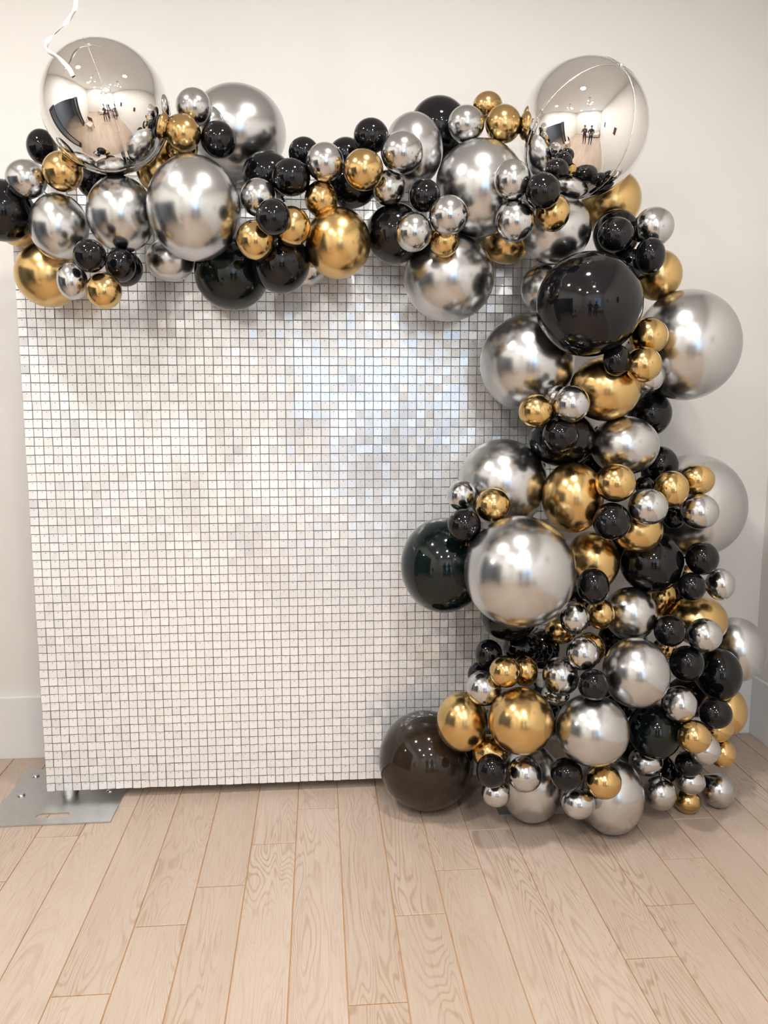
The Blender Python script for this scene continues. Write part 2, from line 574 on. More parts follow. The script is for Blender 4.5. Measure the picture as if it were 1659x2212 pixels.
def sequin_arrays():
    """one square sequin, hanging from the pin near its upper edge (origin at the pin), facing -y"""
    h, c, t = 0.0136, 0.0022, 0.0006
    top = 0.0045
    out = []
    zc = top - h
    for sx, sz in ((1, 1), (-1, 1), (-1, -1), (1, -1)):
        pts = [(sx * h, zc + sz * (h - c)), (sx * (h - c * 0.3), zc + sz * (h - c * 0.3)), (sx * (h - c), zc + sz * h)]
        out += pts if sx * sz > 0 else pts[::-1]
    n = len(out)
    v = [(x, -t, z) for x, z in out] + [(x, 0.0, z) for x, z in out]
    f = [tuple(range(n))[::-1], tuple(range(n, 2 * n))] + [(q, (q + 1) % n, n + (q + 1) % n, n + q) for q in range(n)]
    mi = [0] * len(f)
    b = len(v)
    pr_ = 0.0014
    for q in range(6):
        v.append((pr_ * math.cos(q * PI / 3), -t - 0.0008, pr_ * math.sin(q * PI / 3)))
    for q in range(6):
        v.append((pr_ * 1.2 * math.cos(q * PI / 3), -t, pr_ * 1.2 * math.sin(q * PI / 3)))
    f.append(tuple(range(b, b + 6))[::-1]); mi.append(1)
    for q in range(6):
        f.append((b + 6 + q, b + 6 + (q + 1) % 6, b + (q + 1) % 6, b + q)); mi.append(1)
    return v, f, mi


sv, sf, smi = sequin_arrays()
seq_me = bpy.data.meshes.new('sequin')
seq_me.from_pydata(sv, [], sf)
seq_me.materials.append(M['sequin']); seq_me.materials.append(M['pin'])
seq_me.polygons.foreach_set('material_index', smi)
SVA = np.array(sv)
bulk_v, bulk_f, bulk_m = [], [], []


def wave(i, j):
    return math.sin(i * 0.9 + 0.7 * math.sin(j * 0.35)) * 0.5 + math.sin(j * 0.22 + i * 0.31) * 0.5


for i in range(NC):
    for j in range(NR):
        x = (i + 0.5) * PITCH_S
        z = (j + 0.5) * PITCH_S + 0.009
        low = max(0.0, 1.0 - j / 22.0)
        tilt = math.radians(rnd.gauss(2.2, 1.3) + 2.0 * low)
        turn = math.radians(wave(i, j) * 2.6 + rnd.gauss(0, 1.9 + 3.0 * low))
        roll = math.radians(rnd.gauss(0, 0.5))
        Rm = Matrix.Rotation(turn, 4, 'Z') @ Matrix.Rotation(-tilt, 4, 'X') @ Matrix.Rotation(roll, 4, 'Y')
        dx, dz = rnd.gauss(0, 0.0004), rnd.gauss(0, 0.0004)
        if i < 12 and 32 <= j < 57:
            s = bpy.data.objects.new('sequin', seq_me)
            link(s, wallroot)
            s.location = (x + dx, 0, z + dz)
            s.rotation_euler = Rm.to_euler()
        else:
            R3 = np.array(Rm.to_3x3())
            base = len(bulk_v) * len(sv)
            bulk_v.append(SVA @ R3.T + np.array((x + dx, 0, z + dz)))
            bulk_f += [tuple(base + q for q in f) for f in sf]
            bulk_m += smi
me = bpy.data.meshes.new('sequins')
me.from_pydata(np.concatenate(bulk_v).tolist(), [], bulk_f)
me.materials.append(M['sequin']); me.materials.append(M['pin'])
me.polygons.foreach_set('material_index', bulk_m)
so = link(bpy.data.objects.new('sequins', me), wallroot)
so['kind'] = 'stuff'

# the lattice boards the sequins hang from, ten by ten tiles each
bm = bmesh.new()
for q in range(11):
    w = 0.0030
    c = q * PITCH_S
    c0, c1 = max(0.0003, c - w), min(0.2997, c + w)
    add_box(bm, c0, c1, 0.0018, 0.0045, 0.0003, 0.2997)
    add_box(bm, 0.0003, 0.2997, 0.0020, 0.0043, c0, c1)
for q in range(10):
    add_box(bm, 0.0003, 0.2997, 0.0022, 0.0040, (q + 0.5) * PITCH_S + 0.0065, (q + 0.5) * PITCH_S + 0.0115)
lat = bpy.data.meshes.new('lattice_board')
bm.normal_update(); bm.to_mesh(lat); bm.free()
lat.materials.append(M['lattice'])
for a in range(6):
    for b in range(7):
        o = link(bpy.data.objects.new('lattice_board', lat), wallroot)
        o.location = (a * 0.3, 0, b * 0.3)
bm = bmesh.new()
for q in range(71):
    add_box(bm, 1.8003, 1.83, 0.0062, 0.0083, max(0.0003, q * PITCH_S - 0.002), q * PITCH_S + 0.002)
add_box(bm, 1.826, 1.83, 0.006, 0.0085, 0.0003, 2.1)
mesh_obj('lattice_strip', bm, M['lattice'], wallroot)

# ---------------------------------------------------------------- balloons
# colour, centre x y z, half width, half depth, half height, label
BALLOONS = [
    ('M', -0.578, 2.408, 2.224, 0.1723, 0.1727, 0.1731, 'large round mirror foil balloon at the top left end of the garland'),
    ('B', -0.840, 2.670, 2.194, 0.0456, 0.0488, 0.0522, 'small black balloon half behind the lower edge of the left mirror balloon'),
    ('S', -0.827, 2.474, 2.048, 0.0572, 0.0555, 0.0539, 'small silver balloon at the far left, touching a gold one under the mirror balloon'),
    ('G', -0.718, 2.453, 2.066, 0.0558, 0.0555, 0.0553, 'small gold balloon under the lower left edge of the left mirror balloon'),
    ('B', -0.922, 2.540, 1.975, 0.0902, 0.0892, 0.0882, 'large black balloon cut off by the left edge of the picture'),
    ('G', -0.933, 2.690, 1.973, 0.0684, 0.0711, 0.0739, 'gold balloon of which only a rim shows under the leftmost black balloon'),
    ('S', -0.748, 2.492, 1.921, 0.0827, 0.0887, 0.0952, 'medium silver balloon at the left end, directly above the large gold balloon'),
    ('S', -0.565, 2.470, 1.955, 0.0968, 0.1020, 0.1074, 'medium silver balloon directly below the left mirror balloon'),
    ('B', -0.685, 2.670, 2.101, 0.0569, 0.0585, 0.0601, 'black balloon deep in the gap below the left mirror balloon'),
    ('G', -0.821, 2.600, 1.801, 0.0982, 0.0978, 0.0974, 'large gold balloon at the lower left end, over the shimmer wall corner'),
    ('S', -0.686, 2.377, 1.752, 0.0422, 0.0466, 0.0515, 'small silver balloon in front of the large gold balloon at lower left'),
    ('G', -0.594, 2.353, 1.723, 0.0487, 0.0493, 0.0500, 'small gold balloon hanging lowest at the left end of the garland'),
    ('B', -0.619, 2.320, 1.812, 0.0438, 0.0442, 0.0445, 'small black balloon in front of two medium silver balloons at the left end'),
    ('B', -0.562, 2.423, 1.804, 0.0429, 0.0450, 0.0471, 'small black balloon just above right of the lowest small gold balloon'),
    ('B', -0.573, 2.517, 1.810, 0.0540, 0.0535, 0.0530, 'black balloon peeking out behind a smaller black one at the lower left'),
    ('S', -0.455, 2.620, 1.855, 0.0755, 0.0714, 0.0674, 'silver balloon half hidden under the big silver balloon of the left garland'),
    ('S', -0.345, 2.403, 1.960, 0.1317, 0.1378, 0.1442, 'biggest silver balloon in the left half of the garland'),
    ('S', -0.346, 2.471, 2.256, 0.0519, 0.0515, 0.0511, 'small silver balloon topmost beside the left mirror balloon'),
    ('S', -0.309, 2.548, 2.243, 0.0364, 0.0393, 0.0424, 'small silver balloon mostly hidden behind the topmost small silver one'),
    ('G', -0.374, 2.430, 2.172, 0.0501, 0.0506, 0.0511, 'small gold balloon touching the right edge of the left mirror balloon'),
    ('B', -0.278, 2.460, 2.165, 0.0510, 0.0509, 0.0509, 'small black balloon in front of the pale silver balloon at upper left'),
    ('S', -0.246, 2.716, 2.267, 0.1539, 0.1471, 0.1405, 'large pale silver balloon rising behind the garland against the wall'),
    ('G', -0.394, 2.530, 2.162, 0.0479, 0.0463, 0.0448, 'gold balloon showing just below the small gold one beside the left mirror balloon'),
    ('G', -0.479, 2.595, 2.120, 0.0649, 0.0687, 0.0727, 'gold balloon squeezed between the left mirror balloon and a big silver one'),
    ('B', -0.264, 2.603, 1.812, 0.1152, 0.1137, 0.1123, 'large greenish black balloon hanging below the biggest silver balloon on the left'),
    ('B', -0.107, 2.491, 1.830, 0.0875, 0.0895, 0.0916, 'medium black balloon hanging beside the big gold one, over the shimmer wall'),
    ('S', -0.032, 2.670, 1.851, 0.0655, 0.0656, 0.0657, 'silver balloon behind the bottom of the hanging medium black balloon'),
    ('G', 0.065, 2.467, 1.884, 0.0978, 0.1005, 0.1034, 'biggest gold balloon hanging in the middle of the garland'),
    ('G', -0.173, 2.370, 1.870, 0.0528, 0.0538, 0.0548, 'small gold balloon at the lower right of the biggest silver on the left'),
    ('G', -0.068, 2.387, 1.913, 0.0527, 0.0541, 0.0556, 'small gold balloon partly behind a small black one near the biggest gold'),
    ('B', -0.117, 2.302, 1.918, 0.0477, 0.0484, 0.0490, 'small black balloon in front of two small gold balloons mid garland'),
    ('S', -0.165, 2.431, 2.001, 0.0516, 0.0526, 0.0536, 'small silver balloon touching the right side of the biggest silver on the left'),
    ('B', -0.070, 2.426, 2.057, 0.0564, 0.0542, 0.0520, 'small round black balloon above the small silver and black ones mid garland'),
    ('B', -0.146, 2.570, 2.102, 0.0755, 0.0713, 0.0673, 'larger black balloon behind small black and silver ones, left of mid garland'),
    ('B', -0.033, 2.530, 2.155, 0.0463, 0.0460, 0.0456, 'small black balloon at the top of the dip in the garland'),
    ('S', 0.028, 2.403, 2.094, 0.0542, 0.0541, 0.0541, 'small silver balloon between two black ones at the top of the dip'),
    ('G', 0.017, 2.443, 2.003, 0.0494, 0.0506, 0.0518, 'small gold balloon directly above the biggest gold balloon'),
    ('B', 0.096, 2.600, 2.172, 0.0545, 0.0534, 0.0523, 'black balloon peeking out between small silver and gold ones at the dip'),
    ('B', 0.113, 2.541, 2.071, 0.0733, 0.0711, 0.0690, 'larger black balloon behind the small gold one in the middle of the garland'),
    ('G', 0.137, 2.379, 2.070, 0.0567, 0.0568, 0.0569, 'small gold balloon in the upper middle, between two small silver ones'),
    ('B', 0.165, 2.470, 2.190, 0.0514, 0.0503, 0.0492, 'small black balloon standing alone above the middle gold balloon'),
    ('S', 0.250, 2.409, 2.127, 0.0611, 0.0598, 0.0586, 'small silver balloon in front of a larger silver one, upper middle'),
    ('S', 0.301, 2.559, 2.181, 0.0907, 0.0983, 0.1066, 'medium pale silver balloon behind a small silver one, upper middle'),
    ('S', 0.215, 2.460, 2.043, 0.0514, 0.0511, 0.0508, 'small silver balloon below right of the upper middle gold one'),
    ('B', 0.397, 2.681, 2.285, 0.0949, 0.0950, 0.0950, 'large black balloon rising behind the silver ones, upper right of middle'),
    ('S', 0.455, 2.517, 2.246, 0.0563, 0.0544, 0.0525, 'small silver balloon left of the pair of small gold ones on top'),
    ('G', 0.540, 2.610, 2.331, 0.0468, 0.0449, 0.0431, 'topmost small gold balloon, half behind another gold one'),
    ('G', 0.571, 2.522, 2.250, 0.0549, 0.0553, 0.0557, 'small gold balloon beside the left edge of the right mirror balloon'),
    ('S', 0.503, 2.526, 2.063, 0.1394, 0.1410, 0.1427, 'biggest silver balloon left of the right mirror balloon'),
    ('B', 0.319, 2.420, 2.013, 0.0452, 0.0459, 0.0466, 'small black balloon at the left side of the big silver right of middle'),
    ('S', 0.379, 2.352, 1.944, 0.0559, 0.0554, 0.0550, 'small silver balloon in front of the lower left of the big silver'),
    ('S', 0.280, 2.370, 1.899, 0.0533, 0.0541, 0.0549, 'small silver balloon in front of a large black one right of middle'),
    ('G', 0.378, 2.431, 1.888, 0.0459, 0.0464, 0.0469, 'small gold balloon below a small silver, above the hanging silver one'),
    ('B', 0.241, 2.524, 1.926, 0.0864, 0.0887, 0.0911, 'large black balloon between the biggest gold and a small silver balloon'),
    ('S', 0.420, 2.588, 1.806, 0.1438, 0.1403, 0.1368, 'large silver balloon hanging lowest in front of the shimmer wall, right of middle'),
    ('G', 0.624, 2.670, 1.930, 0.0784, 0.0720, 0.0660, 'gold balloon deep behind, just above the shimmer wall tiles at upper right'),
    ('S', 0.562, 2.350, 2.044, 0.0522, 0.0536, 0.0551, 'small silver balloon at lower left edge of the right mirror balloon'),
    ('S', 0.579, 2.380, 1.938, 0.0572, 0.0584, 0.0597, 'small silver balloon below another, beside the gold one under the right mirror balloon'),
    ('B', 0.641, 2.312, 2.006, 0.0499, 0.0500, 0.0500, 'small black balloon overlapping two small silver ones below the right mirror balloon'),
    ('B', 0.697, 2.370, 2.081, 0.0342, 0.0324, 0.0306, 'tiny black balloon in front of the right mirror balloon'),
    ('G', 0.693, 2.386, 1.965, 0.0493, 0.0520, 0.0548, 'small gold balloon directly under the small black one below the right mirror balloon'),
    ('S', 0.745, 2.532, 1.947, 0.1103, 0.1082, 0.1061, 'medium silver balloon above left of the biggest black balloon'),
    ('M', 0.811, 2.498, 2.233, 0.1927, 0.1956, 0.1985, 'large round mirror foil balloon at the top right corner of the garland'),
    ('G', 0.978, 2.696, 2.076, 0.0991, 0.0997, 0.1004, 'large gold balloon emerging below the right mirror balloon'),
    ('B', 0.962, 2.589, 1.949, 0.0741, 0.0750, 0.0759, 'black balloon whose dome shows above a smaller black one, under the right gold'),
    ('B', 0.902, 2.430, 1.914, 0.0538, 0.0526, 0.0514, 'small glossy black balloon above the biggest black balloon'),
    ('S', 1.045, 2.492, 1.952, 0.0609, 0.0602, 0.0594, 'small silver balloon at the outer edge below the right gold balloon'),
    ('B', 1.017, 2.445, 1.857, 0.0449, 0.0496, 0.0547, 'small black balloon below the outermost small silver one, upper right'),
    ('B', 0.999, 2.542, 1.841, 0.0534, 0.0534, 0.0534, 'black balloon wedged dark behind the upper right of the biggest black'),
    ('G', 1.119, 2.620, 1.827, 0.0774, 0.0796, 0.0818, 'medium gold balloon to the upper right of the biggest black balloon'),
    ('B', 0.815, 2.396, 1.704, 0.1574, 0.1559, 0.1544, 'biggest glossy black balloon at the bend of the garland'),
    ('S', 0.738, 2.620, 1.781, 0.0738, 0.0761, 0.0784, 'silver balloon partly hidden behind the left of the biggest black balloon'),
    ('S', 0.684, 2.600, 1.540, 0.1547, 0.1554, 0.1560, 'large silver balloon below left of the biggest black balloon'),
    ('S', 1.207, 2.574, 1.598, 0.1692, 0.1739, 0.1788, 'large silver balloon bulging right of the biggest black balloon'),
    ('G', 1.018, 2.430, 1.615, 0.0589, 0.0580, 0.0571, 'small gold balloon, upper of two in front of the large right silver'),
    ('G', 0.978, 2.365, 1.526, 0.0547, 0.0539, 0.0532, 'small gold balloon, lower of two in front of the large right silver'),
    ('S', 1.043, 2.472, 1.495, 0.0485, 0.0487, 0.0490, 'small silver balloon half hidden under the lower of two small gold ones'),
    ('B', 0.899, 2.376, 1.539, 0.0404, 0.0437, 0.0473, 'small black balloon left of two small golds, under the biggest black'),
    ('G', 0.910, 2.491, 1.455, 0.1109, 0.1065, 0.1023, 'large wide gold balloon below the biggest black balloon'),
    ('B', 1.133, 2.670, 1.375, 0.0751, 0.0769, 0.0788, 'black balloon behind, below the large right silver balloon'),
    ('G', 0.660, 2.390, 1.387, 0.0532, 0.0522, 0.0511, 'small gold balloon at the bottom edge of the large left silver'),
    ('S', 0.758, 2.358, 1.408, 0.0548, 0.0549, 0.0551, 'small silver balloon in front of the wide gold, beside a small gold'),
    ('S', 0.751, 2.458, 1.423, 0.0468, 0.0448, 0.0429, 'small silver balloon peeking out behind another, above the small gold'),
    ('B', 0.790, 2.534, 1.295, 0.1093, 0.0990, 0.0896, 'wide black balloon with a smaller black one in front of it'),
    ('B', 0.739, 2.395, 1.314, 0.0545, 0.0545, 0.0545, 'small black balloon set against the wide black balloon'),
    ('S', 0.984, 2.500, 1.275, 0.1095, 0.1020, 0.0951, 'wide medium silver balloon below the large wide gold'),
    ('B', 1.156, 2.620, 1.203, 0.0625, 0.0627, 0.0629, 'black balloon showing behind the right side of the wide silver'),
    ('S', 0.610, 2.596, 1.147, 0.1476, 0.1468, 0.1460, 'large silver balloon behind, over the right part of the shimmer wall'),
    ('S', 0.450, 2.470, 1.121, 0.0465, 0.0474, 0.0483, 'small silver balloon at the left edge of the column, before the shimmer wall'),
    ('G', 0.532, 2.390, 1.101, 0.0541, 0.0531, 0.0522, 'small gold balloon above the largest front silver balloon'),
    ('B', 0.440, 2.370, 1.041, 0.0519, 0.0519, 0.0518, 'small black balloon at the upper left of the largest front silver'),
    ('G', 0.806, 2.462, 1.113, 0.0968, 0.1047, 0.1132, 'large gold balloon above right of the largest front silver'),
    ('G', 0.901, 2.349, 1.170, 0.0611, 0.0598, 0.0586, 'small gold balloon between the large gold and the wide silver'),
    ('B', 0.893, 2.347, 1.052, 0.0575, 0.0579, 0.0584, 'small black balloon below the small gold, right of the large gold'),
    ('S', 1.005, 2.346, 1.096, 0.0607, 0.0585, 0.0565, 'small silver balloon between a small black and a small gold, right column'),
    ('G', 1.104, 2.407, 1.143, 0.0541, 0.0560, 0.0579, 'small gold balloon left of the outermost gold, right column'),
    ('G', 1.220, 2.473, 1.165, 0.0547, 0.0527, 0.0508, 'outermost small gold balloon in front of the pale silver at right'),
    ('S', 1.212, 2.431, 1.067, 0.0600, 0.0585, 0.0571, 'small silver balloon below the outermost gold, before the pale silver'),
    ('B', 1.070, 2.530, 1.140, 0.0317, 0.0326, 0.0335, 'small black balloon deep between two golds and a silver, right column'),
    ('B', 1.167, 2.510, 1.036, 0.0358, 0.0362, 0.0366, 'small dark balloon wedged under the gold, between two small silvers'),
    ('S', 1.332, 2.720, 1.045, 0.1794, 0.1821, 0.1849, 'large pale silver balloon against the wall at the right edge'),
    ('G', 1.015, 2.440, 1.008, 0.0796, 0.0752, 0.0709, 'medium gold balloon behind small black and silver ones, right column'),
    ('B', 1.101, 2.520, 0.885, 0.1031, 0.1022, 0.1014, 'large glossy black balloon in the middle of the right column'),
    ('G', 0.902, 2.530, 0.889, 0.0885, 0.0947, 0.1015, 'medium gold balloon right of the largest front silver'),
    ('B', 0.847, 2.360, 0.846, 0.0493, 0.0533, 0.0576, 'small black balloon at the right edge of the largest front silver'),
    ('S', 0.804, 2.400, 0.735, 0.0469, 0.0497, 0.0527, 'small silver balloon at the lower right of the largest front silver'),
    ('G', 0.903, 2.440, 0.735, 0.0460, 0.0483, 0.0507, 'small gold balloon between a small silver and a medium silver'),
    ('S', 1.025, 2.491, 0.719, 0.0854, 0.0872, 0.0891, 'medium silver balloon below the large black of the right column'),
    ('G', 1.202, 2.670, 0.727, 0.0566, 0.0625, 0.0690, 'gold balloon glimpsed behind, right of the medium silver'),
    ('G', 1.301, 2.690, 0.804, 0.0273, 0.0301, 0.0331, 'gold balloon barely glimpsed between the black ones at right'),
    ('B', 1.243, 2.457, 0.909, 0.0524, 0.0533, 0.0543, 'small black balloon, upper of two stacked at the right edge'),
    ('B', 1.201, 2.433, 0.821, 0.0443, 0.0453, 0.0464, 'small black balloon, lower of two stacked at the right edge'),
    ('S', 1.327, 2.490, 0.813, 0.0460, 0.0496, 0.0534, 'small silver balloon outermost right beside the stacked black pair'),
    ('G', 1.297, 2.569, 0.668, 0.0987, 0.0915, 0.0849, 'large gold balloon at right, behind small black and silver ones'),
    ('S', 1.507, 2.690, 0.520, 0.1016, 0.1090, 0.1170, 'large pale silver balloon low at the right edge, near the corner'),
    ('B', 1.125, 2.410, 0.682, 0.0502, 0.0506, 0.0511, 'small black balloon at the left of the large right gold'),
    ('S', 1.243, 2.413, 0.663, 0.0551, 0.0553, 0.0556, 'small silver balloon in front of the large right gold'),
    ('B', 1.366, 2.539, 0.483, 0.0764, 0.0837, 0.0916, 'large black balloon at lower right, before the pale silver'),
    ('B', 1.201, 2.437, 0.560, 0.0559, 0.0577, 0.0596, 'small black balloon between the silver ball and the lower right black'),
    ('G', 1.207, 2.620, 0.555, 0.0398, 0.0408, 0.0419, 'gold balloon glimpsed behind small black ones at lower right'),
    ('S', 0.980, 2.320, 0.577, 0.1028, 0.1060, 0.1094, 'large round silver balloon at the centre of the lower cluster'),
    ('S', 0.815, 2.340, 0.637, 0.0507, 0.0521, 0.0536, 'small silver balloon overlapping a small gold, left of the central silver'),
    ('G', 0.877, 2.450, 0.615, 0.0480, 0.0509, 0.0539, 'small gold balloon mostly behind a small silver, lower cluster'),
    ('G', 0.814, 2.570, 0.643, 0.0526, 0.0494, 0.0465, 'dark gold balloon in shadow beneath the largest front silver'),
    ('S', 0.759, 2.380, 0.551, 0.0580, 0.0601, 0.0622, 'small silver balloon left of a small black, above the round silver'),
    ('B', 0.827, 2.269, 0.560, 0.0463, 0.0472, 0.0481, 'small black balloon nestled between three silver balloons, lower cluster'),
    ('S', 0.797, 2.550, 0.425, 0.0482, 0.0436, 0.0395, 'silver balloon in shadow under the small silver, beside the round gold'),
    ('B', 0.404, 2.536, 0.884, 0.1403, 0.1480, 0.1561, 'large greenish black balloon left of the largest front silver'),
    ('S', 0.599, 2.306, 0.909, 0.1670, 0.1678, 0.1687, 'largest silver balloon at the front of the column'),
    ('B', 0.624, 2.523, 0.705, 0.0914, 0.0830, 0.0755, 'black balloon directly under the largest front silver'),
    ('B', 0.684, 2.565, 0.587, 0.0673, 0.0610, 0.0552, 'black balloon in deep shadow above the pair of small golds'),
    ('B', 0.772, 2.644, 0.556, 0.0634, 0.0670, 0.0707, 'black balloon in deep shadow between the small golds and a silver'),
    ('B', 0.550, 2.490, 0.592, 0.0452, 0.0473, 0.0496, 'small black balloon at the left edge above the pair of small golds'),
    ('B', 0.544, 2.570, 0.494, 0.0469, 0.0466, 0.0463, 'black balloon peeking out left, behind a small black and silver'),
    ('G', 0.575, 2.361, 0.578, 0.0496, 0.0499, 0.0502, 'small gold balloon, left one of a pair in the lower cluster'),
    ('G', 0.655, 2.430, 0.554, 0.0440, 0.0466, 0.0494, 'small gold balloon, right one of a pair in the lower cluster'),
    ('S', 0.518, 2.408, 0.508, 0.0567, 0.0565, 0.0563, 'small silver balloon above the left of two large golds'),
    ('G', 0.457, 2.444, 0.383, 0.0838, 0.0899, 0.0964, 'left of the two large gold balloons in the lower cluster'),
    ('G', 0.620, 2.324, 0.430, 0.1016, 0.1027, 0.1037, 'right and bigger of the two large gold balloons, lower cluster'),
    ('G', 0.547, 2.425, 0.284, 0.0599, 0.0579, 0.0560, 'small gold balloon below and between the two large golds'),
    ('B', 0.528, 2.320, 0.271, 0.0476, 0.0499, 0.0524, 'small black balloon in front of the small gold at the bottom'),
    ('S', 0.643, 2.350, 0.241, 0.0551, 0.0560, 0.0569, 'small silver balloon below the bigger large gold'),
    ('S', 0.557, 2.370, 0.170, 0.0472, 0.0451, 0.0430, 'small silver balloon lowest left, near the floor'),
    ('S', 0.706, 2.502, 0.132, 0.1082, 0.1195, 0.1319, 'large silver balloon on the floor, left of two'),
    ('B', 0.767, 2.314, 0.253, 0.0504, 0.0509, 0.0513, 'small black balloon between the two large silvers on the floor'),
    ('G', 0.883, 2.302, 0.230, 0.0561, 0.0552, 0.0544, 'small gold balloon in front of the right large silver on the floor'),
    ('S', 0.814, 2.330, 0.146, 0.0533, 0.0514, 0.0496, 'small silver balloon between the two large silvers on the floor'),
    ('S', 0.950, 2.407, 0.128, 0.1060, 0.1163, 0.1277, 'large silver balloon on the floor, right of two'),
    ('S', 0.836, 2.290, 0.408, 0.1125, 0.1115, 0.1105, 'large round silver balloon right of the bigger large gold'),
    ('S', 1.102, 2.493, 0.198, 0.0578, 0.0532, 0.0490, 'silver balloon in shadow behind the large floor silver'),
    ('S', 1.138, 2.450, 0.103, 0.0530, 0.0547, 0.0565, 'small silver balloon touching the right large floor silver'),
    ('B', 1.108, 2.447, 0.327, 0.0873, 0.0900, 0.0927, 'large greenish black balloon right of the round silver, lower cluster'),
    ('S', 1.156, 2.381, 0.444, 0.0566, 0.0575, 0.0584, 'small silver balloon at the upper right of the greenish black one'),
    ('B', 1.295, 2.410, 0.397, 0.0532, 0.0516, 0.0501, 'small black balloon in front of the gold at lower right edge'),
    ('G', 1.416, 2.577, 0.336, 0.0749, 0.0820, 0.0897, 'large gold balloon at the lower right edge by the corner'),
    ('G', 1.191, 2.342, 0.350, 0.0531, 0.0528, 0.0524, 'small gold balloon right of the large greenish black one, lower right'),
    ('G', 1.337, 2.476, 0.318, 0.0544, 0.0511, 0.0481, 'gold balloon under the small black one at the lower right edge'),
    ('S', 1.266, 2.416, 0.272, 0.0514, 0.0515, 0.0516, 'small silver balloon beneath the small gold at lower right'),
    ('G', 1.381, 2.510, 0.209, 0.0453, 0.0473, 0.0495, 'small gold balloon outermost low at the right edge'),
    ('B', 1.240, 2.462, 0.199, 0.0457, 0.0444, 0.0432, 'small black balloon above a small silver at the bottom right'),
    ('B', 1.219, 2.570, 0.122, 0.0338, 0.0373, 0.0412, 'black balloon dark in the gap at the bottom right'),
    ('S', 1.263, 2.490, 0.121, 0.0503, 0.0474, 0.0447, 'small silver balloon above the lowest small gold at bottom right'),
    ('G', 1.267, 2.509, 0.037, 0.0438, 0.0430, 0.0422, 'lowest small gold balloon at the bottom right'),
    ('S', 1.385, 2.530, 0.062, 0.0550, 0.0573, 0.0596, 'small silver balloon furthest right at the bottom, above the floor'),
    ('N', 0.366, 2.625, 0.170, 0.1684, 0.1694, 0.1705, 'large brownish black balloon resting on the floor by the shimmer wall'),
    ('B', 1.055, 2.690, 0.355, 0.0886, 0.0893, 0.0900, 'added black filler balloon deep in the lower cluster, behind two round silver balloons'),  # from here to the end: added fillers that make the column's gaps dark
    ('B', 0.922, 2.710, 0.689, 0.0806, 0.0797, 0.0789, 'added black filler balloon deep behind the small gold below the largest front silver'),
    ('B', 0.791, 2.630, 0.327, 0.0833, 0.0828, 0.0823, 'added black filler balloon in the dark gap between the bigger gold and the round silver'),
    ('B', 0.653, 2.670, 0.211, 0.0723, 0.0711, 0.0700, 'added black filler balloon in the dark gap beneath the two large golds'),
    ('B', 1.138, 2.620, 0.198, 0.0873, 0.0829, 0.0787, 'added black filler balloon deep in the gap right of the round silver near the floor'),
    ('B', 1.089, 2.710, 0.556, 0.0887, 0.0855, 0.0824, 'added black filler balloon deep in the gap between two medium silvers, lower cluster'),
    ('B', 1.380, 2.729, 0.339, 0.0796, 0.0818, 0.0840, 'added black filler balloon deep behind the small silver at lower right'),
    ('B', 1.049, 2.710, 0.905, 0.0872, 0.0846, 0.0821, 'added black filler balloon deep between the golds and the large black, right column'),
    ('B', 0.987, 2.710, 1.202, 0.0862, 0.0834, 0.0808, 'added black filler balloon deep in the gap left of the wide silver'),
    ('B', 1.317, 2.731, 0.692, 0.0698, 0.0767, 0.0843, 'added black filler balloon deep behind the stacked black pair at right'),
]
C3 = np.array([b[1:4] for b in BALLOONS])
NLON, NLAT = 64, 36


def balloon_mesh(name, ax, ay, az, ndir, mat):
    """latex balloon: round body drawn out to a short neck in the direction ndir; world aligned ellipsoid"""
    prof = []
    for q in range(NLAT + 1):
        th = (PI * 0.955) * q / NLAT
        y, r = -math.cos(th), math.sin(th)
        if th > 2.0:
            u = (th - 2.0) / (PI * 0.955 - 2.0)
            y += 0.13 * u ** 3
            r *= 1 - 0.25 * u ** 2
        prof.append((y, r))
    y_end, r_end = prof[-1]
    prof.append((y_end + 0.03, r_end * 0.62))
    q = Vector((0, 1, 0)).rotation_difference(Vector(ndir))
    Rq = np.array(q.to_matrix())
    v = [(0, -1, 0)]
    for y, r in prof[1:]:
        for k in range(NLON):
            a = 2 * PI * k / NLON
            v.append((r * math.cos(a), y, r * math.sin(a)))
    v = (np.array(v) @ Rq.T) * np.array((ax, ay, az))
    f = [(0, 1 + (k + 1) % NLON, 1 + k) for k in range(NLON)]
    for s in range(len(prof) - 2):
        o = 1 + s * NLON
        f += [(o + k, o + (k + 1) % NLON, o + NLON + (k + 1) % NLON, o + NLON + k) for k in range(NLON)]
    me = bpy.data.meshes.new(name)
    me.from_pydata(v.tolist(), [], f)
    me.materials.append(mat)
    me.polygons.foreach_set('use_smooth', [True] * len(me.polygons))
    return me, Rq, prof[-1]


def knot_mesh(mat):
    bm = bmesh.new()
    add_lathe(bm, [(0.030, 0.0), (0.055, 0.02), (0.066, 0.045), (0.05, 0.07), (0.03, 0.08), (0.035, 0.10), (0.065, 0.15), (0.075, 0.165), (0.062, 0.16), (0.02, 0.10)], seg=14)
    me = bpy.data.meshes.new('knot')
    bm.normal_update(); bm.to_mesh(me); bm.free()
    me.materials.append(mat)
    me.polygons.foreach_set('use_smooth', [True] * len(me.polygons))
    return me


KNOTS = {}


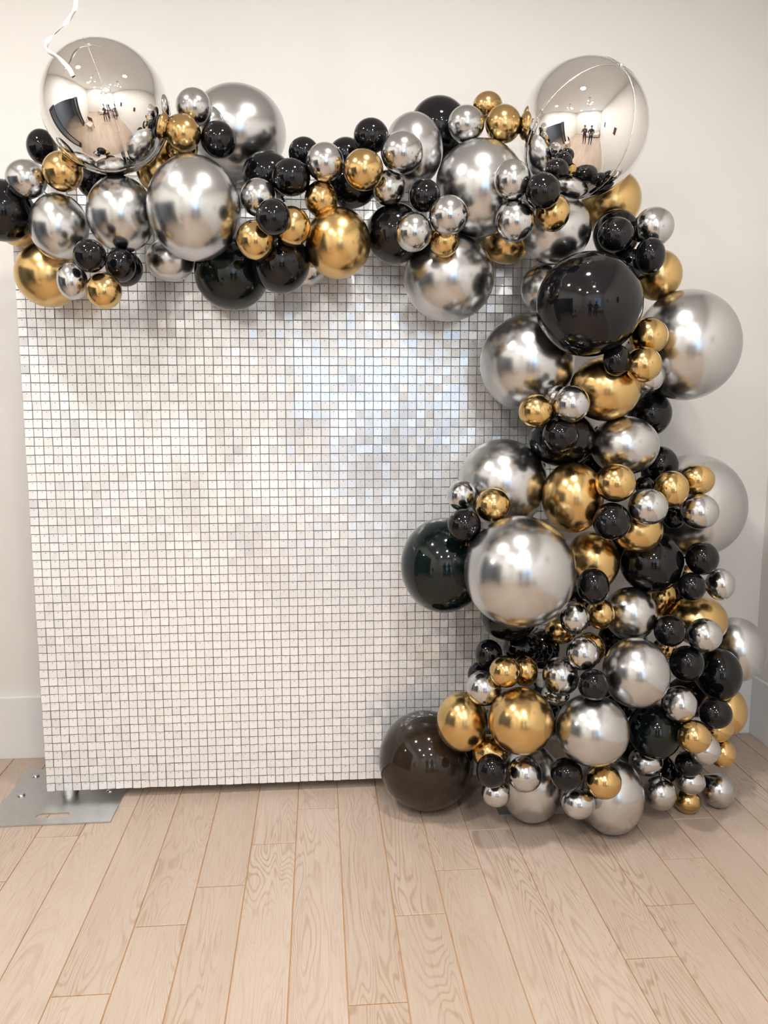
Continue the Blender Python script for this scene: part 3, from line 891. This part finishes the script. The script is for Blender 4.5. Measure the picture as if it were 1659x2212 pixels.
def latex_balloon(idx, row):
    col, x, y, z, ax, ay, az, label = row
    rm = (ax + az) / 2
    small = rm < 0.066
    mat = {'S': M['silver_small' if small else 'silver'], 'G': M['gold_small' if small else 'gold'], 'B': M['black'], 'N': M['brown']}[col]
    if label.startswith('large greenish'):
        mat = M['teal']
    p = np.array((x, y, z))
    d = C3 - p
    dist = np.linalg.norm(d, axis=1)
    wgt = np.exp(-(dist / 0.22) ** 2)
    v = (d * wgt[:, None]).sum(0) / wgt.sum()
    v = v + np.array((0, 0.06, 0))
    v[1] = max(v[1], 0.35 * np.linalg.norm(v))
    if 'tiny black balloon' in label:
        v = np.array((0.85, -0.15, -0.5))
    elif label.startswith('small gold balloon directly above the biggest gold'):
        v = np.array((0.0, 0.25, -1.0))
    v = v / np.linalg.norm(v)
    me, Rq, (ye, re) = balloon_mesh('balloon', ax, ay, az, v, mat)
    o = link(bpy.data.objects.new('balloon', me))
    o.location = (x, y, z)
    tag(o, label, 'balloon', {'S': 'silver balloons of the garland', 'G': 'gold balloons of the garland'}.get(col, 'black balloons of the garland'))
    if mat.name not in KNOTS:
        KNOTS[mat.name] = knot_mesh(mat)
    kn = link(bpy.data.objects.new('knot', KNOTS[mat.name]), o)
    kn.location = Vector(v * ye) * Vector((ax, ay, az))
    kn.rotation_euler = Vector((0, 0, 1)).rotation_difference(Vector(v)).to_euler()
    kn.scale = (rm, rm, rm)
    return o


def foil_balloon(row, pole, q):
    """round foil balloon: four gores meeting at two poles, welded seams. pole, q: camera right / up / towards-camera directions"""
    col, x, y, z, ax, ay, az, label = row
    back = -FW
    P = (RT * pole[0] + UP * pole[1] + back * pole[2]).normalized()
    Q = (RT * q[0] + UP * q[1] + back * q[2])
    X = (Q - P * Q.dot(P)).normalized()
    Y = P.cross(X)
    nlon, nlat = 160, 96
    rng = random.Random(int(abs(x) * 1000))
    ph = [rng.uniform(0, 6) for _ in range(8)]

    def point(lat, lon, bump=0.0):
        s = lon / (PI / 2)
        dl = abs(s - round(s)) * (PI / 2) * math.sin(lat)
        g = int(round(s)) % 4
        crease = math.exp(-(dl / 0.035) ** 2)
        wr = 0.0020 * math.sin(lat * 60 + ph[g]) * math.exp(-(dl / 0.06) ** 2) + 0.0014 * math.sin(lat * 37 + ph[g + 4]) * math.exp(-(dl / 0.10) ** 2)
        pole_w = 0.02 * (math.exp(-((lat) / 0.10) ** 2) + math.exp(-((PI - lat) / 0.10) ** 2))
        r = 1 - 0.007 * crease - pole_w + wr * math.sin(lat) + bump
        d = X * (math.sin(lat) * math.cos(lon)) + Y * (math.sin(lat) * math.sin(lon)) + P * math.cos(lat)
        return Vector((d.x * ax, d.y * ay, d.z * az)) * r

    bm = bmesh.new()
    rings = []
    for i in range(1, nlat):
        lat = PI * i / nlat
        rings.append([bm.verts.new(point(lat, 2 * PI * k / nlon)) for k in range(nlon)])
    top, bot = bm.verts.new(point(0.0001, 0)), bm.verts.new(point(PI - 0.0001, 0))
    for a, b in zip(rings, rings[1:]):
        for k in range(nlon):
            bm.faces.new((a[k], b[k], b[(k + 1) % nlon], a[(k + 1) % nlon]))
    for k in range(nlon):
        bm.faces.new((top, rings[0][k], rings[0][(k + 1) % nlon]))
        bm.faces.new((bot, rings[-1][(k + 1) % nlon], rings[-1][k]))
    o = mesh_obj('foil_balloon', bm, M['mirror'], None, True)
    o.location = (x, y, z)
    tag(o, label, 'balloon', 'mirror foil balloons')
    for g in range(4):
        bm = bmesh.new()
        prev = None
        n = 150
        for i in range(n + 1):
            lat = 0.03 + (PI - 0.06) * i / n
            lon = g * PI / 2
            hw = (0.0042 + 0.0016 * math.sin(i * 1.9 + g)) / max(0.15, math.sin(lat))
            up = 0.0035 + 0.002 * math.sin(i * 2.3 + g * 1.7)
            cur = [bm.verts.new(point(lat, lon - hw, -0.001)), bm.verts.new(point(lat, lon, up + 0.007)), bm.verts.new(point(lat, lon + hw, -0.001))]
            if prev:
                for s in range(2):
                    bm.faces.new((prev[s], cur[s], cur[s + 1], prev[s + 1]))
            prev = cur
        mesh_obj('seam', bm, M['foil_seam'], o, True)
    bm = bmesh.new()
    add_lathe(bm, [(0.0, -0.004), (0.006, -0.002), (0.0045, 0.004), (0.007, 0.008), (0.0, 0.009)], seg=10)
    tab = mesh_obj('inflation_tab', bm, M['foil_seam'], o, True)
    tab.location = point(0.0001, 0)
    tab.rotation_euler = Vector((0, 0, 1)).rotation_difference(P).to_euler()
    return o


FOIL_AXES = [((-0.33, 0.945, 0.10), (0.116, 0.30, 0.947)), ((0.40, 0.60, 0.69), (0.567, -0.167, 0.807))]
nf = 0
FOIL = []
for idx, row in enumerate(BALLOONS):
    if row[0] == 'M':
        FOIL.append(foil_balloon(row, *FOIL_AXES[nf]))
        nf += 1
    else:
        latex_balloon(idx, row)

# ---------------------------------------------------------------- curling ribbon in front of the mirror balloon


def pix(u, v, y):
    """point on the plane y seen at that place of the photograph"""
    d = RT * ((u - 829.5) / FPX) - UP * ((v - 1106.0) / FPX) + FW
    return Vector((0, 0, CAM_H)) + d * (y / d.y)


yb = FOIL[0].location.y
path = [pix(u, v, yy) for u, v, yy in ((164, 0, yb - 0.10), (158, 26, yb - 0.11), (141, 52, yb - 0.13), (118, 72, yb - 0.16), (105, 86, yb - 0.17), (100, 101, yb - 0.17),
                                       (108, 113, yb - 0.165), (124, 124, yb - 0.162), (140, 138, yb - 0.162), (151, 151, yb - 0.165), (157, 164, yb - 0.17))]
path = [path[0] + Vector((0.03, 0.05, ROOM_Z - path[0].z - 0.01)), path[0] + Vector((0.0, 0.02, 0.16))] + path


def catmull(pts, n):
    out = []
    P4 = [pts[0]] + pts + [pts[-1]]
    for a in range(len(pts) - 1):
        p0, p1, p2, p3 = P4[a:a + 4]
        for s in range(n):
            t = s / n
            out.append(0.5 * ((2 * p1) + (p2 - p0) * t + (2 * p0 - 5 * p1 + 4 * p2 - p3) * t * t + (3 * p1 - p0 - 3 * p2 + p3) * t ** 3))
    out.append(pts[-1])
    return out


cur = catmull(path, 10)
bm = bmesh.new()
prev = None
for i, p in enumerate(cur):
    tg = (cur[min(i + 1, len(cur) - 1)] - cur[max(i - 1, 0)]).normalized()
    a = 0.55 * math.sin(i * 0.32) * max(0.0, 1 - i / 85.0) + (1.2 * math.sin(i * 0.16) if i < 85 else 1.2 * math.sin(13.6) * max(0, 1 - (i - 85) / 15))
    n0 = tg.cross(Vector((0, -1, 0.2))).normalized()
    n1 = tg.cross(n0)
    w = n0 * math.cos(a) + n1 * math.sin(a)
    nn = tg.cross(w).normalized() * 0.0003
    w = w * 0.0055
    c = [bm.verts.new(p - w + nn), bm.verts.new(p + w + nn), bm.verts.new(p + w - nn), bm.verts.new(p - w - nn)]
    if prev:
        for k in range(4):
            bm.faces.new((prev[k], prev[(k + 1) % 4], c[(k + 1) % 4], c[k]))
    else:
        bm.faces.new(c)
    prev = c
bm.faces.new(prev[::-1])
tag(mesh_obj('curling_ribbon', bm, M['ribbon'], None, True), 'white curling ribbon dangling in front of the left mirror balloon', 'ribbon')

# ---------------------------------------------------------------- the side of the room that only the reflections show
sofa = tag(empty('sofa', (0.55, -2.02, 0)), 'cream upholstered sofa under the window behind the photographer', 'sofa')


def spart(name, x0, x1, y0, y1, z0, z1, mat=None, bevel=0.03, parent=None):
    bm = bmesh.new()
    add_box(bm, x0, x1, y0, y1, z0, z1, bevel)
    return mesh_obj(name, bm, mat or M['sofa'], parent or sofa, True)


spart('frame', -1.1, 1.1, -0.42, 0.42, 0.12, 0.30)
for sx in (-0.53, 0.53):
    spart('seat_cushion', sx - 0.40, sx + 0.40, -0.20, 0.42, 0.30, 0.46, bevel=0.05)
    spart('back_cushion', sx - 0.50, sx + 0.50, -0.42, -0.20, 0.30, 0.82, bevel=0.06)
for sx in (-1.02, 1.02):
    spart('armrest', sx - 0.10, sx + 0.10, -0.42, 0.42, 0.28, 0.60, bevel=0.05)
    for sy in (-0.36, 0.36):
        cyl('leg', (sx, sy, 0), (sx, sy, 0.13), 0.018, M['wood_dark'], sofa, 0.026, 12)

stool = tag(empty('side_chair', (-1.45, 0.55, 0), 0.5), 'dark wooden chair with a pale seat near the doorway', 'chair')
spart('seat', -0.22, 0.22, -0.22, 0.22, 0.42, 0.49, M['sofa'], 0.02, stool)
spart('backrest', -0.22, 0.22, -0.24, -0.20, 0.60, 0.92, M['wood_dark'], 0.012, stool)
for sx in (-0.19, 0.19):
    cyl('leg', (sx, 0.19, 0), (sx, 0.19, 0.43), 0.017, M['wood_dark'], stool, 0.02, 10)
    cyl('leg', (sx, -0.21, 0), (sx, -0.22, 0.90), 0.017, M['wood_dark'], stool, 0.02, 10)


def wall_picture(y, z, w, h, label):
    r = tag(empty('wall_picture', (ROOM_X1, y, z)), label, 'picture')
    bm = bmesh.new()
    add_box(bm, -0.022, -0.001, -w / 2, w / 2, -h / 2, h / 2, 0.004)
    mesh_obj('picture_frame', bm, M['dark_frame'], r)
    bm = bmesh.new()
    add_box(bm, -0.024, -0.021, -w / 2 + 0.03, w / 2 - 0.03, -h / 2 + 0.03, h / 2 - 0.03)
    mesh_obj('print', bm, M['picture'], r)


wall_picture(-0.6, 1.75, 0.30, 0.40, 'small dark framed picture on the plain side wall')
wall_picture(1.15, 1.80, 0.20, 0.28, 'narrow dark framed picture on the side wall nearer the balloons')

# ---------------------------------------------------------------- the two people seen only in the mirror balloons


def skin_body(name, joints, edges, mats, face_mat, root='pelvis'):
    names = list(joints)
    me = bpy.data.meshes.new(name + '_skeleton')
    me.from_pydata([joints[n][0] for n in names], [(names.index(a), names.index(b)) for a, b in edges], [])
    tmp = link(bpy.data.objects.new(name + '_skeleton', me))
    md = tmp.modifiers.new('skin', 'SKIN')
    md.use_smooth_shade = True
    for i, n in enumerate(names):
        r = joints[n][1]
        sk = me.skin_vertices[0].data[i]
        sk.radius = r if isinstance(r, tuple) else (r, r)
        sk.use_root = n == root
    sb = tmp.modifiers.new('sub', 'SUBSURF')
    sb.levels = 2
    sb.render_levels = 2
    dg = bpy.context.evaluated_depsgraph_get()
    dg.update()
    out = bpy.data.meshes.new_from_object(tmp.evaluated_get(dg))
    bpy.data.objects.remove(tmp, do_unlink=True)
    out.name = name
    out.materials.clear()
    for m in mats:
        out.materials.append(m)
    for p in out.polygons:
        p.material_index = face_mat(p.center)
        p.use_smooth = True
    return out


def person(loc, mats, hands, elbows, label):
    """standing figure facing +y; hands: wrist, finger direction and palm side for each side"""
    J = {'pelvis': ((0, 0, 0.92), (0.15, 0.11)), 'waist': ((0, 0, 1.06), (0.14, 0.10)), 'chest': ((0, 0, 1.24), (0.165, 0.115)),
         'collar': ((0, -0.01, 1.38), (0.12, 0.08)), 'neck': ((0, 0.0, 1.44), 0.052), 'jaw': ((0, 0.02, 1.50), (0.062, 0.068)),
         'brow': ((0, 0.015, 1.57), (0.075, 0.09)), 'crown': ((0, 0.0, 1.63), (0.06, 0.075)),
         'nose': ((0, 0.112, 1.545), 0.012)}
    E = [('pelvis', 'waist'), ('waist', 'chest'), ('chest', 'collar'), ('collar', 'neck'), ('neck', 'jaw'), ('jaw', 'brow'), ('brow', 'crown'), ('brow', 'nose')]
    for s, n in ((-1, 'l'), (1, 'r')):
        J['ear' + n] = ((s * 0.084, 0.0, 1.545), 0.016)
        E.append(('brow', 'ear' + n))
        J['hip' + n] = ((s * 0.10, 0, 0.86), 0.095)
        J['knee' + n] = ((s * 0.11, 0.02, 0.47), 0.062)
        J['ankle' + n] = ((s * 0.115, -0.02, 0.09), 0.04)
        J['ball' + n] = ((s * 0.13, 0.10, 0.035), (0.04, 0.034))
        J['toe' + n] = ((s * 0.135, 0.17, 0.03), (0.035, 0.025))
        E += [('pelvis', 'hip' + n), ('hip' + n, 'knee' + n), ('knee' + n, 'ankle' + n), ('ankle' + n, 'ball' + n), ('ball' + n, 'toe' + n)]
        sh = Vector((s * 0.185, -0.01, 1.345))
        el, (wr, fd, sd) = Vector(elbows[n]), hands[n]
        wr, fd, sd = Vector(wr), Vector(fd).normalized(), Vector(sd).normalized()
        J['sh' + n] = (tuple(sh), 0.068)
        J['el' + n] = (tuple(el), 0.045)
        J['wr' + n] = (tuple(wr), 0.027)
        pm = wr + fd * 0.055
        J['pm' + n] = (tuple(pm), (0.032, 0.022))
        E += [('collar', 'sh' + n), ('sh' + n, 'el' + n), ('el' + n, 'wr' + n), ('wr' + n, 'pm' + n)]
        curl = fd.cross(sd)
        if curl.dot(Vector((0, 1, 0))) < 0:
            curl = -curl
        for fi, (off, ln) in enumerate(((0.030, 0.072), (0.010, 0.080), (-0.010, 0.074), (-0.030, 0.058))):
            b0 = pm + sd * off + fd * 0.03
            b1 = b0 + fd * ln * 0.5 + curl * 0.006
            b2 = b1 + fd * ln * 0.35 + curl * 0.022
            for q, (bb, rr) in enumerate(((b0, 0.0095), (b1, 0.0085), (b2, 0.0075))):
                J['f%d%d' % (fi, q) + n] = (tuple(bb), rr)
            E += [('pm' + n, 'f%d0' % fi + n), ('f%d0' % fi + n, 'f%d1' % fi + n), ('f%d1' % fi + n, 'f%d2' % fi + n)]
        t0 = pm + sd * 0.045 - fd * 0.01
        t1 = t0 + sd * 0.02 + fd * 0.035
        J['t0' + n] = (tuple(t0), 0.012)
        J['t1' + n] = (tuple(t1), 0.009)
        E += [('wr' + n, 't0' + n), ('t0' + n, 't1' + n)]
    wl, wr_ = Vector(hands['l'][0]), Vector(hands['r'][0])

    def fm(c):
        if min((c - wl).dot(Vector(hands['l'][1]).normalized()) + 9 * ((c - wl).length > 0.2), (c - wr_).dot(Vector(hands['r'][1]).normalized()) + 9 * ((c - wr_).length > 0.2)) < 8 and \
           ((c - wl).length < 0.2 and (c - wl).dot(Vector(hands['l'][1])) > 0.005 or (c - wr_).length < 0.2 and (c - wr_).dot(Vector(hands['r'][1])) > 0.005):
            return 2
        if c.z > 1.445 and abs(c.x) < 0.12:
            return 2
        if c.z < 0.085:
            return 3
        return 0 if c.z > 0.90 else 1

    root = tag(empty('person', loc), label, 'person')
    me = skin_body('body', J, E, mats, fm)
    b = link(bpy.data.objects.new('body', me), root)
    bm = bmesh.new()
    bmesh.ops.create_uvsphere(bm, u_segments=28, v_segments=20, radius=1.0)
    for v in list(bm.verts):
        v.co = Vector((v.co.x * 0.098, v.co.y * 0.118 - 0.012, v.co.z * 0.125 + 1.60))
    bmesh.ops.delete(bm, geom=[v for v in bm.verts if v.co.y > 0.035 and v.co.z < 1.625 or v.co.z < 1.50], context='VERTS')
    bmesh.ops.solidify(bm, geom=bm.faces[:], thickness=0.012)
    mesh_obj('hair', bm, M['hair'], root, True)
    for s in (-1, 1):
        bm = bmesh.new()
        bmesh.ops.create_uvsphere(bm, u_segments=10, v_segments=8, radius=0.011)
        e = mesh_obj('eye', bm, M['trim'], root, True)
        e.location = (s * 0.030, 0.090, 1.575)
    bm = bmesh.new()
    add_box(bm, -0.022, 0.022, 0.078, 0.092, 1.498, 1.506, 0.003)
    mesh_obj('mouth', bm, M['picture'], root, True)
    return root


person((0.0, -0.46, 0.0), [M['plum'], M['plum'], M['skin'], M['shoe']],
       {'l': ((-0.085, 0.33, 1.34), (0.25, 0.35, 0.9), (0.9, 0.0, -0.25)), 'r': ((0.085, 0.33, 1.34), (-0.25, 0.35, 0.9), (-0.9, 0.0, -0.25))},
       {'l': (-0.25, 0.13, 1.13), 'r': (0.25, 0.13, 1.13)}, 'person in plum clothes holding up a phone, reflected in the mirror balloons')
person((0.62, -0.40, 0.0), [M['navy'], M['navy'], M['skin'], M['shoe']],
       {'l': ((-0.10, 0.17, 1.02), (0.9, 0.25, 0.05), (0.0, 0.2, 1.0)), 'r': ((0.10, 0.20, 1.05), (-0.9, 0.25, 0.05), (0.0, 0.2, 1.0))},
       {'l': (-0.27, 0.0, 1.09), 'r': (0.27, 0.0, 1.09)}, 'person in navy clothes with folded hands, reflected in the mirror balloons')
ph = tag(empty('smartphone', (0, -0.045, CAM_H - 0.02)), 'dark smartphone held up by the person in plum clothes', 'phone')
bm = bmesh.new()
add_box(bm, -0.037, 0.037, -0.004, 0.004, -0.075, 0.075, 0.003)
mesh_obj('phone_body', bm, M['phone'], ph)
bm = bmesh.new()
add_lathe(bm, [(0.007, 0.0), (0.007, 0.002), (0.0, 0.002)], seg=14)
ln = mesh_obj('camera_lens', bm, M['chrome'], ph, True)
ln.location = (-0.02, 0.004, 0.05)
ln.rotation_euler = (-PI / 2, 0, 0)
